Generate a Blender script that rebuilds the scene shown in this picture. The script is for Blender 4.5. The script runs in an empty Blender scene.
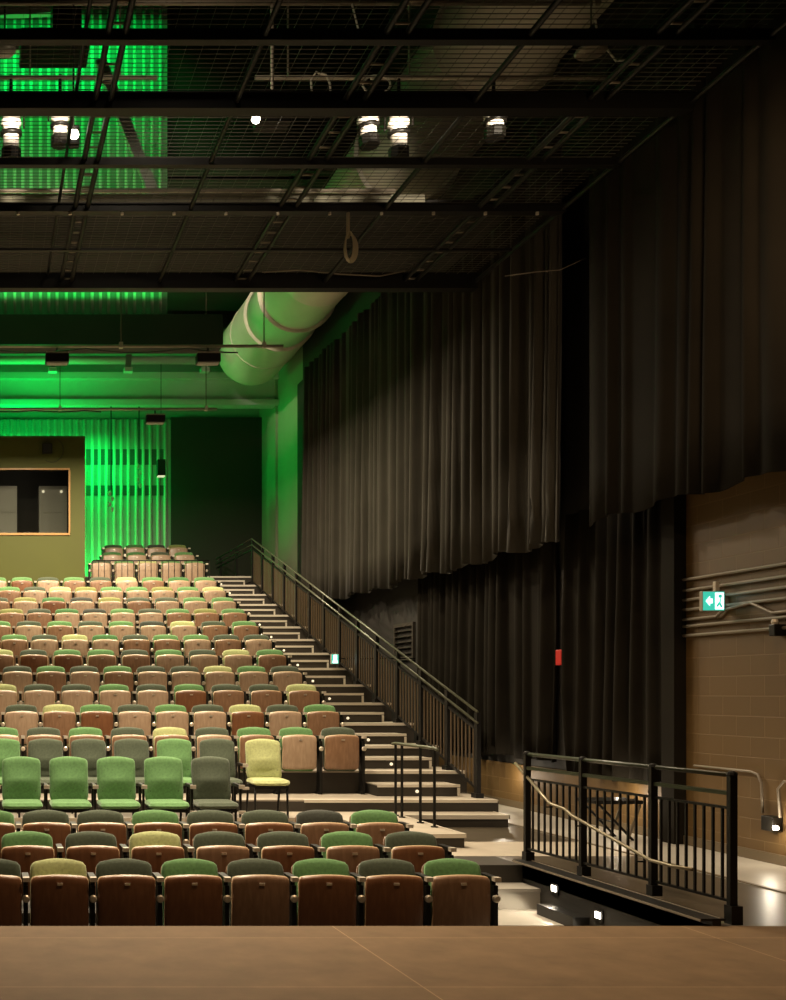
import bpy, bmesh, math, random
from mathutils import Vector, Matrix
random.seed(7)
S = bpy.context.scene
COL = S.collection
PI = math.pi
E = 1.6355            # eye height above the stage floor (z = 0); y runs away from the camera

# ------------------------------------------------------------ camera, world, lights, exposure
cam = bpy.data.cameras.new('camera'); co = bpy.data.objects.new('camera', cam); COL.objects.link(co)
co.location = (0, 0, E); co.rotation_euler = (PI/2, 0, 0)
cam.sensor_fit = 'HORIZONTAL'; cam.sensor_width = 36; cam.lens = 36*1100/786
cam.shift_x = 0.5216; cam.shift_y = 0.2443; cam.clip_end = 200
S.camera = co
S.view_settings.view_transform = 'Standard'; S.view_settings.look = 'None'
S.view_settings.exposure = 0.0; S.view_settings.gamma = 1; S.view_settings.use_curve_mapping = False
w = bpy.data.worlds.new('world'); S.world = w; w.use_nodes = True
w.node_tree.nodes['Background'].inputs[0].default_value = (0.9, 0.75, 0.55, 1)
w.node_tree.nodes['Background'].inputs[1].default_value = 0.004

WARM = (1.0, 0.83, 0.60); WARM2 = (1.0, 0.70, 0.42); GREEN = (0.0, 1.0, 0.11)
def lamp(name, kind, loc, power, color, size=0.3, size_y=None, target=None, spot=None, blend=0.3, spread=None):
    l = bpy.data.lights.new(name, kind); l.energy = power; l.color = color
    if kind == 'AREA':
        l.size = size
        if size_y: l.shape = 'RECTANGLE'; l.size_y = size_y
        if spread: l.spread = math.radians(spread)
    else:
        l.shadow_soft_size = size
        if kind == 'SPOT': l.spot_size = math.radians(spot); l.spot_blend = blend
    o = bpy.data.objects.new(name, l); COL.objects.link(o); o.location = loc
    if target is not None:
        o.rotation_euler = (Vector(target)-Vector(loc)).to_track_quat('-Z', 'Y').to_euler()
    return o
# house lights (down); nearer ones have no fixture, added to brighten front seats
HZ = 7.0
for (x, y, p, sp) in ((1.21, 18.0, 310, 180), (3.68, 18.0, 310, 180), (3.44, 22.0, 310, 180), (0.9, 22.0, 310, 180), (-1.5, 18, 130, 180), (-1.5, 22, 130, 180),
                  (2.5, 12.5, 190, 92), (4.6, 14.2, 70, 100), (-0.1, 12.5, 150, 92), (1.8, 9.3, 135, 100)):
    lamp('house_and_fill_lamp', 'AREA', (x, y, HZ), p, WARM, 0.32, 0.2, (x, y, 0), spread=sp)
# stage front wash
lamp('wash_lamp', 'AREA', (2.6, 6.3, 7.1), 140, WARM2, 0.5, 0.3, (2.6, 6.3, 0))
lamp('wash_lamp', 'AREA', (6.0, 8.2, 6.6), 80, WARM2, 0.5, 0.3, (6.6, 10.5, 1.5))
# green floods behind
lamp('green_lamp', 'AREA', (1.5, 28.5, 8.8), 135, GREEN, 4.2, 0.2, (1.6, 29.75, 6.0), spread=120)
lamp('green_lamp', 'AREA', (2.9, 29.2, 4.6), 34, GREEN, 2.2, 0.12, (2.9, 29.75, 6.0))
lamp('green_lamp', 'AREA', (1.0, 26.9, 7.75), 120, GREEN, 3.0, 0.3, (2.4, 28.0, 10.5))
lamp('green_lamp', 'SPOT', (2.9, 26.9, 7.9), 320, GREEN, 0.1, None, (7.5, 27.3, 7.2), 52, 0.6)
lamp('green_lamp', 'SPOT', (3.9, 25.4, 8.3), 85, GREEN, 0.05, None, (6.1, 22.5, 9.7), 50, 0.6)
lamp('green_lamp', 'AREA', (0.2, 19.55, 8.6), 65, GREEN, 6.0, 0.1, (0.2, 19.9, 10.5), spread=120)
lamp('green_lamp', 'AREA', (0.2, 18.9, 14.3), 110, GREEN, 6.0, 0.2, (0.2, 19.9, 11.5), spread=100)
# warm fill lamps added above the wire grid to brighten pipes, mesh and duct
lamp('rig_fill', 'AREA', (2.0, 10.5, 8.9), 14, (1, 0.84, 0.62), 0.6, 0.6, (2.4, 12.0, 7), spread=150)
lamp('rig_fill', 'SPOT', (2.6, 20.8, 10.9), 900, (1, 0.86, 0.64), 0.1, None, (6.2, 24.6, 10.2), 34, 0.6)

# ------------------------------------------------------------ materials
MATS = {}
def mat(name, color, rough=0.6, metal=0.0, var=0.0, scale=8.0, bump=0.0, bscale=60, emit=None, spec=0.5, sheen=0.0):
    m = bpy.data.materials.new(name); m.use_nodes = True; nt = m.node_tree; b = nt.nodes['Principled BSDF']
    b.inputs['Base Color'].default_value = (*color, 1); b.inputs['Roughness'].default_value = rough
    b.inputs['Metallic'].default_value = metal; b.inputs['Specular IOR Level'].default_value = spec
    if sheen: b.inputs['Sheen Weight'].default_value = sheen
    if var or bump:
        tc = nt.nodes.new('ShaderNodeTexCoord')
    if var:
        n = nt.nodes.new('ShaderNodeTexNoise'); n.inputs['Scale'].default_value = scale; n.inputs['Detail'].default_value = 6
        nt.links.new(tc.outputs['Object'], n.inputs['Vector'])
        r = nt.nodes.new('ShaderNodeValToRGB'); r.color_ramp.elements[0].position = 0.3; r.color_ramp.elements[1].position = 0.7
        r.color_ramp.elements[0].color = (*[c*(1-var) for c in color], 1); r.color_ramp.elements[1].color = (*[min(1, c*(1+var)) for c in color], 1)
        nt.links.new(n.outputs['Fac'], r.inputs['Fac']); nt.links.new(r.outputs['Color'], b.inputs['Base Color'])
    if bump:
        n2 = nt.nodes.new('ShaderNodeTexNoise'); n2.inputs['Scale'].default_value = bscale
        nt.links.new(tc.outputs['Object'], n2.inputs['Vector'])
        bp = nt.nodes.new('ShaderNodeBump'); bp.inputs['Strength'].default_value = bump; bp.inputs['Distance'].default_value = 0.01
        nt.links.new(n2.outputs['Fac'], bp.inputs['Height']); nt.links.new(bp.outputs['Normal'], b.inputs['Normal'])
    if emit:
        b.inputs['Emission Color'].default_value = (*emit[0], 1); b.inputs['Emission Strength'].default_value = emit[1]
    MATS[name] = m
    return m
def wood(name, c1, c2, rough=0.35):
    m = bpy.data.materials.new(name); m.use_nodes = True; nt = m.node_tree; b = nt.nodes['Principled BSDF']
    tc = nt.nodes.new('ShaderNodeTexCoord'); mp = nt.nodes.new('ShaderNodeMapping'); mp.inputs['Scale'].default_value = (9, 9, 1.6)
    n = nt.nodes.new('ShaderNodeTexNoise'); n.inputs['Scale'].default_value = 4; n.inputs['Detail'].default_value = 8; n.inputs['Distortion'].default_value = 0.6
    r = nt.nodes.new('ShaderNodeValToRGB'); r.color_ramp.elements[0].position = 0.3; r.color_ramp.elements[1].position = 0.72
    r.color_ramp.elements[0].color = (*c1, 1); r.color_ramp.elements[1].color = (*c2, 1)
    nt.links.new(tc.outputs['Object'], mp.inputs['Vector']); nt.links.new(mp.outputs['Vector'], n.inputs['Vector'])
    nt.links.new(n.outputs['Fac'], r.inputs['Fac']); nt.links.new(r.outputs['Color'], b.inputs['Base Color'])
    b.inputs['Roughness'].default_value = rough
    MATS[name] = m; return m
def block_mat(name, c, mortar, rough=0.5):
    m = bpy.data.materials.new(name); m.use_nodes = True; nt = m.node_tree; b = nt.nodes['Principled BSDF']
    tc = nt.nodes.new('ShaderNodeTexCoord'); sx = nt.nodes.new('ShaderNodeSeparateXYZ'); cx = nt.nodes.new('ShaderNodeCombineXYZ')
    nt.links.new(tc.outputs['Object'], sx.inputs[0]); nt.links.new(sx.outputs['Y'], cx.inputs['X']); nt.links.new(sx.outputs['Z'], cx.inputs['Y'])
    br = nt.nodes.new('ShaderNodeTexBrick'); br.inputs['Scale'].default_value = 1; br.inputs['Brick Width'].default_value = 0.4
    br.inputs['Row Height'].default_value = 0.2; br.inputs['Mortar Size'].default_value = 0.006; br.inputs['Mortar Smooth'].default_value = 0.3
    br.inputs['Color1'].default_value = (*c, 1); br.inputs['Color2'].default_value = (*[v*0.9 for v in c], 1); br.inputs['Mortar'].default_value = (*mortar, 1)
    nt.links.new(cx.outputs[0], br.inputs['Vector'])
    nt.links.new(br.outputs['Color'], b.inputs['Base Color'])
    bp = nt.nodes.new('ShaderNodeBump'); bp.inputs['Strength'].default_value = 0.5; bp.inputs['Distance'].default_value = 0.006; bp.invert = True
    nt.links.new(br.outputs['Fac'], bp.inputs['Height']); nt.links.new(bp.outputs['Normal'], b.inputs['Normal'])
    b.inputs['Roughness'].default_value = rough
    MATS[name] = m; return m
def stage_mat(name, c, rough):
    m = bpy.data.materials.new(name); m.use_nodes = True; nt = m.node_tree; b = nt.nodes['Principled BSDF']
    tc = nt.nodes.new('ShaderNodeTexCoord')
    br = nt.nodes.new('ShaderNodeTexBrick'); br.inputs['Scale'].default_value = 1; br.inputs['Brick Width'].default_value = 2.44
    br.inputs['Row Height'].default_value = 1.22; br.inputs['Mortar Size'].default_value = 0.005; br.offset = 0.0
    br.inputs['Color1'].default_value = (*c, 1); br.inputs['Color2'].default_value = (*[v*0.93 for v in c], 1); br.inputs['Mortar'].default_value = (*[v*1.7 for v in c], 1)
    nt.links.new(tc.outputs['Object'], br.inputs['Vector'])
    n = nt.nodes.new('ShaderNodeTexNoise'); n.inputs['Scale'].default_value = 3; n.inputs['Detail'].default_value = 10; n.inputs['Roughness'].default_value = 0.65
    nt.links.new(tc.outputs['Object'], n.inputs['Vector'])
    mx = nt.nodes.new('ShaderNodeMix'); mx.data_type = 'RGBA'; mx.blend_type = 'MULTIPLY'; mx.inputs['Factor'].default_value = 0.55
    r = nt.nodes.new('ShaderNodeValToRGB'); r.color_ramp.elements[0].position = 0.25; r.color_ramp.elements[1].position = 0.8
    r.color_ramp.elements[0].color = (0.5, 0.5, 0.5, 1); r.color_ramp.elements[1].color = (1.3, 1.25, 1.2, 1)
    nt.links.new(n.outputs['Fac'], r.inputs['Fac'])
    nt.links.new(br.outputs['Color'], mx.inputs['A']); nt.links.new(r.outputs['Color'], mx.inputs['B'])
    nt.links.new(mx.outputs['Result'], b.inputs['Base Color'])
    b.inputs['Roughness'].default_value = rough; b.inputs['Specular IOR Level'].default_value = 0.12
    MATS[name] = m; return m
def glass_mat(name):
    m = bpy.data.materials.new(name); m.use_nodes = True; nt = m.node_tree
    nt.nodes.remove(nt.nodes['Principled BSDF'])
    g = nt.nodes.new('ShaderNodeBsdfGlossy'); g.inputs['Roughness'].default_value = 0.02
    t = nt.nodes.new('ShaderNodeBsdfTransparent'); t.inputs['Color'].default_value = (0.86, 0.88, 0.85, 1)
    f = nt.nodes.new('ShaderNodeFresnel'); f.inputs['IOR'].default_value = 1.45
    mx = nt.nodes.new('ShaderNodeMixShader')
    nt.links.new(f.outputs[0], mx.inputs[0]); nt.links.new(t.outputs[0], mx.inputs[1]); nt.links.new(g.outputs[0], mx.inputs[2])
    nt.links.new(mx.outputs[0], nt.nodes['Material Output'].inputs[0])
    MATS[name] = m; return m
mat('black_paint', (0.016, 0.013, 0.009), 0.7, var=0.2, scale=2)
mat('black_steel', (0.006, 0.005, 0.0035), 0.45, 0.0, spec=0.3)
mat('black_rail', (0.085, 0.088, 0.055), 0.3, 0.2)
mat('pale_pipe', (0.42, 0.36, 0.28), 0.4, 0.3, var=0.1)
mat('grey_pipe', (0.22, 0.18, 0.13), 0.45, 0.2)
mat('wire', (0.10, 0.085, 0.065), 0.5, 0.2)
mat('silver', (0.78, 0.72, 0.64), 0.35, 0.25)
mat('curtain', (0.037, 0.032, 0.023), 0.85, var=0.15, scale=1.5, spec=0.15, sheen=0.06)
mat('curtain_dark', (0.012, 0.0095, 0.006), 0.9, var=0.2, scale=1.5, spec=0.1)  # darker copy of curtain, with shade put into its colour
mat('rail_dark', (0.06, 0.06, 0.05), 0.6)
mat('back_paint', (0.026, 0.020, 0.014), 0.7)
mat('baluster', (0.10, 0.068, 0.036), 0.4)
mat('tread', (0.36, 0.31, 0.24), 0.55, var=0.08, scale=5)
mat('riser', (0.034, 0.027, 0.018), 0.6, var=0.15, scale=4)
mat('nosing', (0.62, 0.56, 0.46), 0.45)
mat('corridor', (0.36, 0.33, 0.28), 0.35, var=0.1, scale=1.5)
mat('dark_gloss', (0.06, 0.047, 0.03), 0.33, var=0.15, scale=2)
stage_mat('stage', (0.185, 0.12, 0.066), 0.72)
block_mat('block', (0.120, 0.066, 0.017), (0.148, 0.085, 0.027), 0.6)
mat('skirting', (0.12, 0.085, 0.045), 0.5)
mat('ribs', (0.62, 0.62, 0.56), 0.4, var=0.05)
mat('rib_back', (0.30, 0.31, 0.28), 0.6)
mat('soffit', (0.5, 0.5, 0.46), 0.6)
mat('side_wall', (0.30, 0.28, 0.20), 0.6, var=0.08, scale=1)
mat('duct', (0.58, 0.53, 0.42), 0.45, var=0.06, scale=2)
mat('booth_wall', (0.074, 0.080, 0.004), 0.65, var=0.05, scale=1)
wood('frame_wood', (0.36, 0.19, 0.045), (0.46, 0.25, 0.07), 0.4)
mat('cabinet', (0.30, 0.28, 0.24), 0.5)
mat('lamp_glow', (0.9, 0.85, 0.7), 0.4, emit=((1, 0.86, 0.62), 0.7))
mat('lamp_hot', (0.9, 0.85, 0.7), 0.4, emit=((1, 0.9, 0.72), 12))
mat('sign_white', (0.9, 0.95, 0.95), 0.4, emit=((0.85, 1.0, 0.98), 1.6))
mat('sign_green', (0.05, 0.5, 0.38), 0.4, emit=((0.04, 0.55, 0.42), 0.9))
mat('sign_case', (0.35, 0.30, 0.24), 0.5)
mat('red_plastic', (0.5, 0.02, 0.015), 0.4)
mat('rope', (0.35, 0.29, 0.18), 0.8)
mat('cable_white', (0.7, 0.64, 0.52), 0.5)
mat('cable_black', (0.02, 0.018, 0.015), 0.5)
mat('arm_metal', (0.60, 0.53, 0.43), 0.35, 0.25)
mat('plate', (0.70, 0.62, 0.50), 0.35, 0.7)
mat('brass', (0.22, 0.18, 0.11), 0.3, 0.5)
mat('guard_rail_paint', (0.028, 0.032, 0.018), 0.3)
FAB = {'G': ('green', (0.10, 0.215, 0.072)), 'D': ('dark grey-green', (0.060, 0.075, 0.045)), 'Y': ('pale yellow-green', (0.37, 0.39, 0.17)),
       'K': ('charcoal', (0.042, 0.046, 0.034)), 'O': ('olive', (0.19, 0.20, 0.062)), 'E': ('deep green', (0.055, 0.15, 0.045))}
for k, (n_, c) in FAB.items():
    mat('fabric_'+k, c, 0.85, var=0.18, scale=40, bump=0.3, bscale=220, spec=0.25, sheen=0.25)
wood('seat_wood_a', (0.19, 0.10, 0.052), (0.27, 0.155, 0.088))
wood('seat_wood_b', (0.31, 0.205, 0.13), (0.42, 0.30, 0.20))
wood('seat_wood_c', (0.14, 0.055, 0.023), (0.20, 0.085, 0.036))
wood('seat_edge', (0.50, 0.36, 0.20), (0.62, 0.46, 0.27))
glass_mat('glass')

# ------------------------------------------------------------ mesh helpers
class MB:
    def __init__(s): s.v = []; s.f = []; s.mi = []; s.cur = 0
    def add(s, vs, fs):
        o = len(s.v); s.v += [tuple(v) for v in vs]; s.f += [tuple(i+o for i in f) for f in fs]; s.mi += [s.cur]*len(fs); return s
    def box(s, x0, x1, y0, y1, z0, z1):
        return s.add([(x0,y0,z0),(x1,y0,z0),(x1,y1,z0),(x0,y1,z0),(x0,y0,z1),(x1,y0,z1),(x1,y1,z1),(x0,y1,z1)],
                     [(0,3,2,1),(4,5,6,7),(0,1,5,4),(1,2,6,5),(2,3,7,6),(3,0,4,7)])
    def bar(s, a, b, w, h):      # rectangular bar between two points, w sideways, h up
        a = Vector(a); b = Vector(b); d = (b-a).normalized(); up = Vector((0,0,1))
        if abs(d.z) > 0.95: up = Vector((0,1,0))
        sx = d.cross(up).normalized()*w/2; uz = sx.cross(d).normalized()*h/2
        vs = [a-sx-uz, a+sx-uz, a+sx+uz, a-sx+uz, b-sx-uz, b+sx-uz, b+sx+uz, b-sx+uz]
        return s.add(vs, [(0,1,2,3),(4,7,6,5),(0,4,5,1),(1,5,6,2),(2,6,7,3),(3,7,4,0)])
    def tube(s, pts, r, n=8, cap=True, radii=None):
        pts = [Vector(p) for p in pts]; rings = []; N = len(pts); up = None
        for i, p in enumerate(pts):
            d = (pts[min(i+1, N-1)]-pts[max(i-1, 0)]).normalized()
            if up is None:
                up = Vector((0,0,1)) if abs(d.z) < 0.9 else Vector((1,0,0))
            sx = d.cross(up).normalized(); up = sx.cross(d).normalized()
            rr = radii[i] if radii else r
            rings.append([p+sx*math.cos(2*PI*k/n)*rr+up*math.sin(2*PI*k/n)*rr for k in range(n)])
        vs = [v for rg in rings for v in rg]; fs = []
        for i in range(N-1):
            for k in range(n):
                fs.append((i*n+k, i*n+(k+1)%n, (i+1)*n+(k+1)%n, (i+1)*n+k))
        if cap: fs.append(tuple(range(n-1, -1, -1))); fs.append(tuple((N-1)*n+k for k in range(n)))
        return s.add(vs, fs)
    def lathe(s, prof, n=16, axis=Matrix.Identity(4)):   # prof: (r, z)
        vs = [axis @ Vector((r*math.cos(2*PI*k/n), r*math.sin(2*PI*k/n), z)) for r, z in prof for k in range(n)]
        fs = []
        for i in range(len(prof)-1):
            for k in range(n): fs.append((i*n+k, i*n+(k+1)%n, (i+1)*n+(k+1)%n, (i+1)*n+k))
        fs.append(tuple(range(n-1, -1, -1))); fs.append(tuple((len(prof)-1)*n+k for k in range(n)))
        return s.add(vs, fs)
    def mesh(s, name, mats, smooth=False):
        me = bpy.data.meshes.new(name); me.from_pydata(s.v, [], s.f)
        for m in (mats if isinstance(mats, (list, tuple)) else [mats]): me.materials.append(MATS[m])
        me.polygons.foreach_set('material_index', s.mi)
        if smooth: me.polygons.foreach_set('use_smooth', [True]*len(me.polygons))
        me.update(); return me
    def build(s, name, mats, parent=None, smooth=False):
        return link(name, s.mesh(name, mats, smooth), parent)
def link(name, me, parent=None, loc=None):
    o = bpy.data.objects.new(name, me); COL.objects.link(o)
    if parent: o.parent = parent
    if loc: o.location = loc
    return o
def tag(o, label=None, cat=None, group=None, kind=None):
    if label: o['label'] = label
    if cat: o['category'] = cat
    if group: o['group'] = group
    if kind: o['kind'] = kind
    return o
def thing(name, loc, label, cat, group=None, rz=0):
    o = bpy.data.objects.new(name, None); COL.objects.link(o); o.location = loc; o.rotation_euler = (0,0,rz)
    return tag(o, label, cat, group)
def struct(o, label=None, cat=None):
    o['kind'] = 'structure'
    if label: o['label'] = label
    if cat: o['category'] = cat
    return o
def box(x0, x1, y0, y1, z0, z1): return MB().box(x0, x1, y0, y1, z0, z1)
def bevel(o, wd=0.008, seg=2):
    m = o.modifiers.new('bevel', 'BEVEL'); m.width = wd; m.segments = seg; m.limit_method = 'ANGLE'; return o
US = [-1, -0.985, -0.94, -0.8, -0.5, -0.2, 0.2, 0.5, 0.8, 0.94, 0.985, 1]
def pad(w, h, t, r, arch=0.0, bend=0.0, power=5, lumbar=0.0):
    """upholstered / moulded panel standing in x-z, front towards -y, base at z=0"""
    vs_ = [0, 0.012, 0.05, 0.13, 0.28, 0.45, 0.55, 0.7, 0.86, 0.94, 0.985, 1]
    F = []; B = []
    for v in vs_:
        d = min(v, 1-v)*h; hw = w/2
        if d < r: hw = w/2-r+math.sqrt(max(0, r*r-(r-d)**2))
        e_v = (1-abs(2*v-1)**(power*2))**0.5 if 0 < v < 1 else 0
        fr = []; bk = []
        for u in US:
            e = e_v*((1-abs(u)**(power*2))**0.5 if abs(u) < 1 else 0)
            x = u*hw; z = v*h+arch*(1-u*u)*v*v
            y = bend*(u*u)
            l = lumbar*math.exp(-((v-0.48)/0.10)**2)*(1-u*u)
            fr.append((x, y-t/2*e-l, z)); bk.append((x, y+t/2*e, z))
        F.append(fr); B.append(bk)
    m = MB(); n = len(US); k = len(vs_)
    vv = [p for r_ in F for p in r_]+[p for r_ in B for p in r_]; fs = []
    for j in range(k-1):
        for i in range(n-1):
            a = j*n+i; fs.append((a, a+1, a+n+1, a+n)); q = a+k*n; fs.append((q, q+n, q+n+1, q+1))
    for i in range(n-1):
        fs.append((i, k*n+i, k*n+i+1, i+1)); a = (k-1)*n+i; fs.append((a, a+1, k*n+a+1, k*n+a))
    for j in range(k-1):
        a = j*n; fs.append((a, a+n, k*n+a+n, k*n+a)); a = j*n+n-1; fs.append((a, k*n+a, k*n+a+n, a+n))
    m.add(vv, fs); return m
def shear(m, k, y0=0, z0=0):
    m.v = [(x, y+y0+k*z, z+z0) for x, y, z in m.v]; return m
ORD = ['first', 'second', 'third', 'fourth', 'fifth', 'sixth', 'seventh', 'eighth', 'ninth', 'tenth', 'eleventh', 'twelfth', 'thirteenth', 'fourteenth', 'fifteenth']

# ------------------------------------------------------------ the setting
XW = 7.53; DB = 30.0; ZT = 14.9; XL = -6.0
EDGE = 7.69
struct(box(XL, XW+0.3, -4, EDGE, -0.08, 0).build('floor_stage', 'stage'), 'brown panelled stage floor in the foreground', 'floor')
struct(box(XL, XW+0.3, EDGE-0.35, EDGE-0.05, -0.9, -0.08).build('trim_1', 'black_paint'))
# right-hand floor: glossy strip by the railing, pale strip by the wall
struct(box(5.1, 6.5, EDGE, 13.4, -0.12, 0).build('floor_right', 'dark_gloss'))
struct(box(6.5, XW+0.3, EDGE, 30, -0.12, 0.004).build('floor_corridor', 'corridor'))
struct(box(6.5, 6.54, EDGE, 26, 0.004, 0.012).build('trim_2', 'skirting'))
# pit
struct(box(XL, 3.98, EDGE-0.05, 9.05, -0.70, 2.2-E-1.13+0.0-0.0 if False else -0.565).build('floor_pit', 'riser'))
struct(box(XL, 3.98, 9.05, 9.95, -0.75, -0.455).build('floor_pit_middle', 'riser'))
struct(box(XL, 3.98, 9.95, 11.4, -0.75, -0.365).build('floor_pit_back', 'riser'))
struct(box(XL, 4.2, 11.4, 13.0, -0.75, 0.0).build('floor_chairs', 'tread'))
struct(box(XL, 4.2, 13.0, 13.7, -0.3, 0.1465).build('floor_chairs_upper', 'tread'))
struct(box(5.1, 5.16, EDGE, 10.4, -0.75, 0.035).build('wall_pit', 'black_paint'))
struct(box(5.02, 5.19, EDGE, 10.42, 0.035, 0.05).build('trim_3', 'black_steel'))
# platform and steps down into the pit on the right
struct(box(3.98, 5.1, 10.4, 10.95, -0.75, 0.0).build('floor_platform_edge', 'riser'))
struct(box(3.98, 6.5, 10.95, 12.0, -0.75, 0.002).build('floor_platform', 'tread'))
struct(box(3.98, 6.5, 12.0, 13.4, -0.75, 0.001).build('floor_platform_back', 'dark_gloss'))
for i, (y0, y1, z) in enumerate(((10.07, 10.4, -0.165), (9.4, 10.07, -0.355), (7.7, 9.4, -0.545))):
    st = box(4.03, 5.1, y0, y1, -0.75, z-0.03).build('pit_step', 'corridor')
    tag(st, 'pale grey step down into the pit beside the front seats, %s' % ('topmost', 'middle one', 'lowest')[i], 'step', 'steps down into the pit')
    box(4.03, 5.1, y0-0.012, y1, z-0.03, z).build('tread', 'corridor', st)
struct(MB().box(5.012, 5.02, EDGE, 10.42, 0.03, 0.045).box(5.15, 5.16, EDGE, 10.42, 0.05, 0.056).build('trim_12', 'grey_pipe'))
struct(box(4.96, 5.1, 9.25, 9.85, -0.36, -0.26).build('trim_4', 'black_steel'))
# right wall
struct(box(XW, XW+0.2, -4, 11.9, 0, ZT).build('wall_right', 'block'), 'brown painted concrete block wall at right', 'wall')
struct(box(XW, XW+0.2, 11.9, 25.9, 0, ZT).build('wall_right_rear', 'black_paint'))
struct(box(XW, XW+0.2, 25.9, DB+0.2, 0, ZT).build('wall_right_far', 'side_wall'))
struct(box(XW-0.10, XW, 24.6, 26.0, 1.0, ZT-6).build('trim_5', 'black_paint'))
struct(box(XW-0.06, XW-0.0, 28.1, 28.9, 4, 9.7).build('trim_6', 'side_wall'))
sk = MB().box(XW-0.03, XW, EDGE-3, 24, 0.004, 0.10).build('baseboard_right', 'skirting'); struct(sk)
# back wall
struct(box(XL, XW, DB, DB+0.2, 0, ZT).build('wall_back', 'rib_back'))
struct(box((171+17)*29.7/1100, XW-0.001, 29.7, 29.95, 3.5, 9.05).build('wall_back_dark', 'back_paint'))
struct(box(XL-0.2, XL, -4, DB+0.2, -1, ZT).build('wall_left', 'black_paint'))
struct(box(XL, XW+0.2, -4, DB+0.2, ZT, ZT+0.2).build('ceiling', 'black_paint'))
def ribs(x0, x1, y, z0, z1, pitch, name, rw):
    m = MB(); x = x0; k = 0
    while x < x1:
        m.tube([(x, y, z0), (x, y, z1)], rw, 8, cap=True); x += pitch*(1.0 if k % 3 else 1.12); k += 1
    o = m.build(name, 'ribs', None, True); return o
struct(ribs(-2.0, (170+17)*29.7/1100, 29.745, 4.1, 9.0, 0.19, 'wall_back_ribs', 0.045), 'green-lit vertical ribs on the back wall', 'wall')
struct(box(-2.0, (172+17)*29.7/1100, 29.75, 29.95, 4.1, 9.0).build('wall_back_cladding', 'rib_back'))
for z0, z1 in ((7.78, 8.2), (6.95, 7.22)):
    struct(box(-2.0, (166+17)*29.73/1100, 29.735, 29.755, z0, z1).build('trim_7', 'rail_dark'))
# steel beam and soffit near the back
yb = 28.2
m = MB().box(XL, XW, yb-0.2, yb+0.2, 8.95, 9.09).box(XL, XW, yb-0.02, yb+0.02, 9.09, 9.62).box(XL, XW, yb-0.2, yb+0.2, 9.62, 9.78)
bm_ = m.build('roof_beam', 'soffit'); tag(bm_, 'green-lit steel roof beam crossing above the control booth', 'beam')
struct(box(XL, XW, 20.2, 27.6, 11.2, 11.35).build('ceiling_rear_dark', 'black_paint')); struct(box(XL, XW, 27.6, DB, 10.6, 10.75).build('ceiling_rear', 'soffit'))
m = MB().tube([(XL, 27.4, 9.9), (5.4, 27.4, 9.9)], 0.1, 10)
tag(m.build('conduit_pipe', 'soffit', None, True), 'pale horizontal pipe above the steel roof beam', 'pipe')
for px in (52, 127, 203):
    x = (px+17)*26.6/1100
    b = thing('beam_bracket', (x, 26.6, 9.55), 'small green-lit bracket under the roof pipe, %s' % {52:'leftmost of three', 127:'middle of three', 203:'rightmost, beside the round duct'}[px], 'bracket', 'brackets under the roof pipe')
    MB().bar((0.1, 0.4, 0.35), (0.0, -0.2, -0.15), 0.14, 0.05).build('arm', 'soffit', b)
    MB().box(-0.1, 0.1, -0.3, -0.1, -0.24, -0.14).build('foot', 'soffit', b)
# upper bulkhead with ribs
struct(box(XL, 3.35, 20.0, 20.15, 8.35, ZT).build('wall_bulkhead', 'rib_back'))
struct(ribs(-1.0, 3.3, 19.93, 8.5, ZT-0.1, 0.15, 'wall_bulkhead_ribs', 0.03))
struct(box(XL, 4.3, 19.7, 20.2, 7.85, 8.4).build('trim_8', 'black_paint'))
struct(box(3.35, XW, 20.4, 20.55, 11.2, ZT).build('wall_bulkhead_dark', 'black_paint'))

# ------------------------------------------------------------ raked seating tiers
P_ = 0.894; H_ = 0.2927; ZF = -1.342+E; DF = 13.7
NT = 15
def tier_z(i): return ZF+H_*i
for i in range(NT):
    y0 = DF+P_*i; y1 = y0+P_ if i < NT-1 else DB
    z = tier_z(i)
    t = struct(box(XL, 6.42, y0, y1, -0.0, z-0.02).build('seating_tier', 'riser'))
    box(XL, 6.42, y0, y1, z-0.02, z).build('tread', 'tread', t)
    n_ = MB().box(4.0 if i == 0 else 5.0, 6.40, y0-0.02, y0, z-0.035, z+0.004)
    n_.box(4.0 if i == 0 else 5.0, 6.40, y0, y0+0.05, z, z+0.004).build('nosing', 'nosing', t)
# lowest step (level with the upper chairs) and landing
t = struct(box(4.2, 6.35, 13.3, 13.7, 0, 0.1265).build('seating_tier', 'riser'))
box(4.2, 6.35, 13.3, 13.7, 0.1265, 0.1465).build('tread', 'tread', t)
MB().box(5.05, 6.36, 13.28, 13.3, 0.10, 0.15).box(6.35, 6.365, 13.28, 13.7, 0.10, 0.15).build('nosing', 'nosing', t)
land = box(4.2, 5.05, 11.54, 13.3, 0.003, 0.13).build('side_landing', 'riser')
tag(land, 'low landing beside the stairs carrying the short black handrail', 'platform')
MB().box(4.2, 5.05, 11.54, 13.3, 0.13, 0.1465).build('tread', 'tread', land)
MB().box(5.05, 5.065, 11.525, 13.28, 0.105, 0.15).box(4.2, 5.05, 11.525, 11.54, 0.105, 0.15).build('nosing', 'nosing', land)
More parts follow.
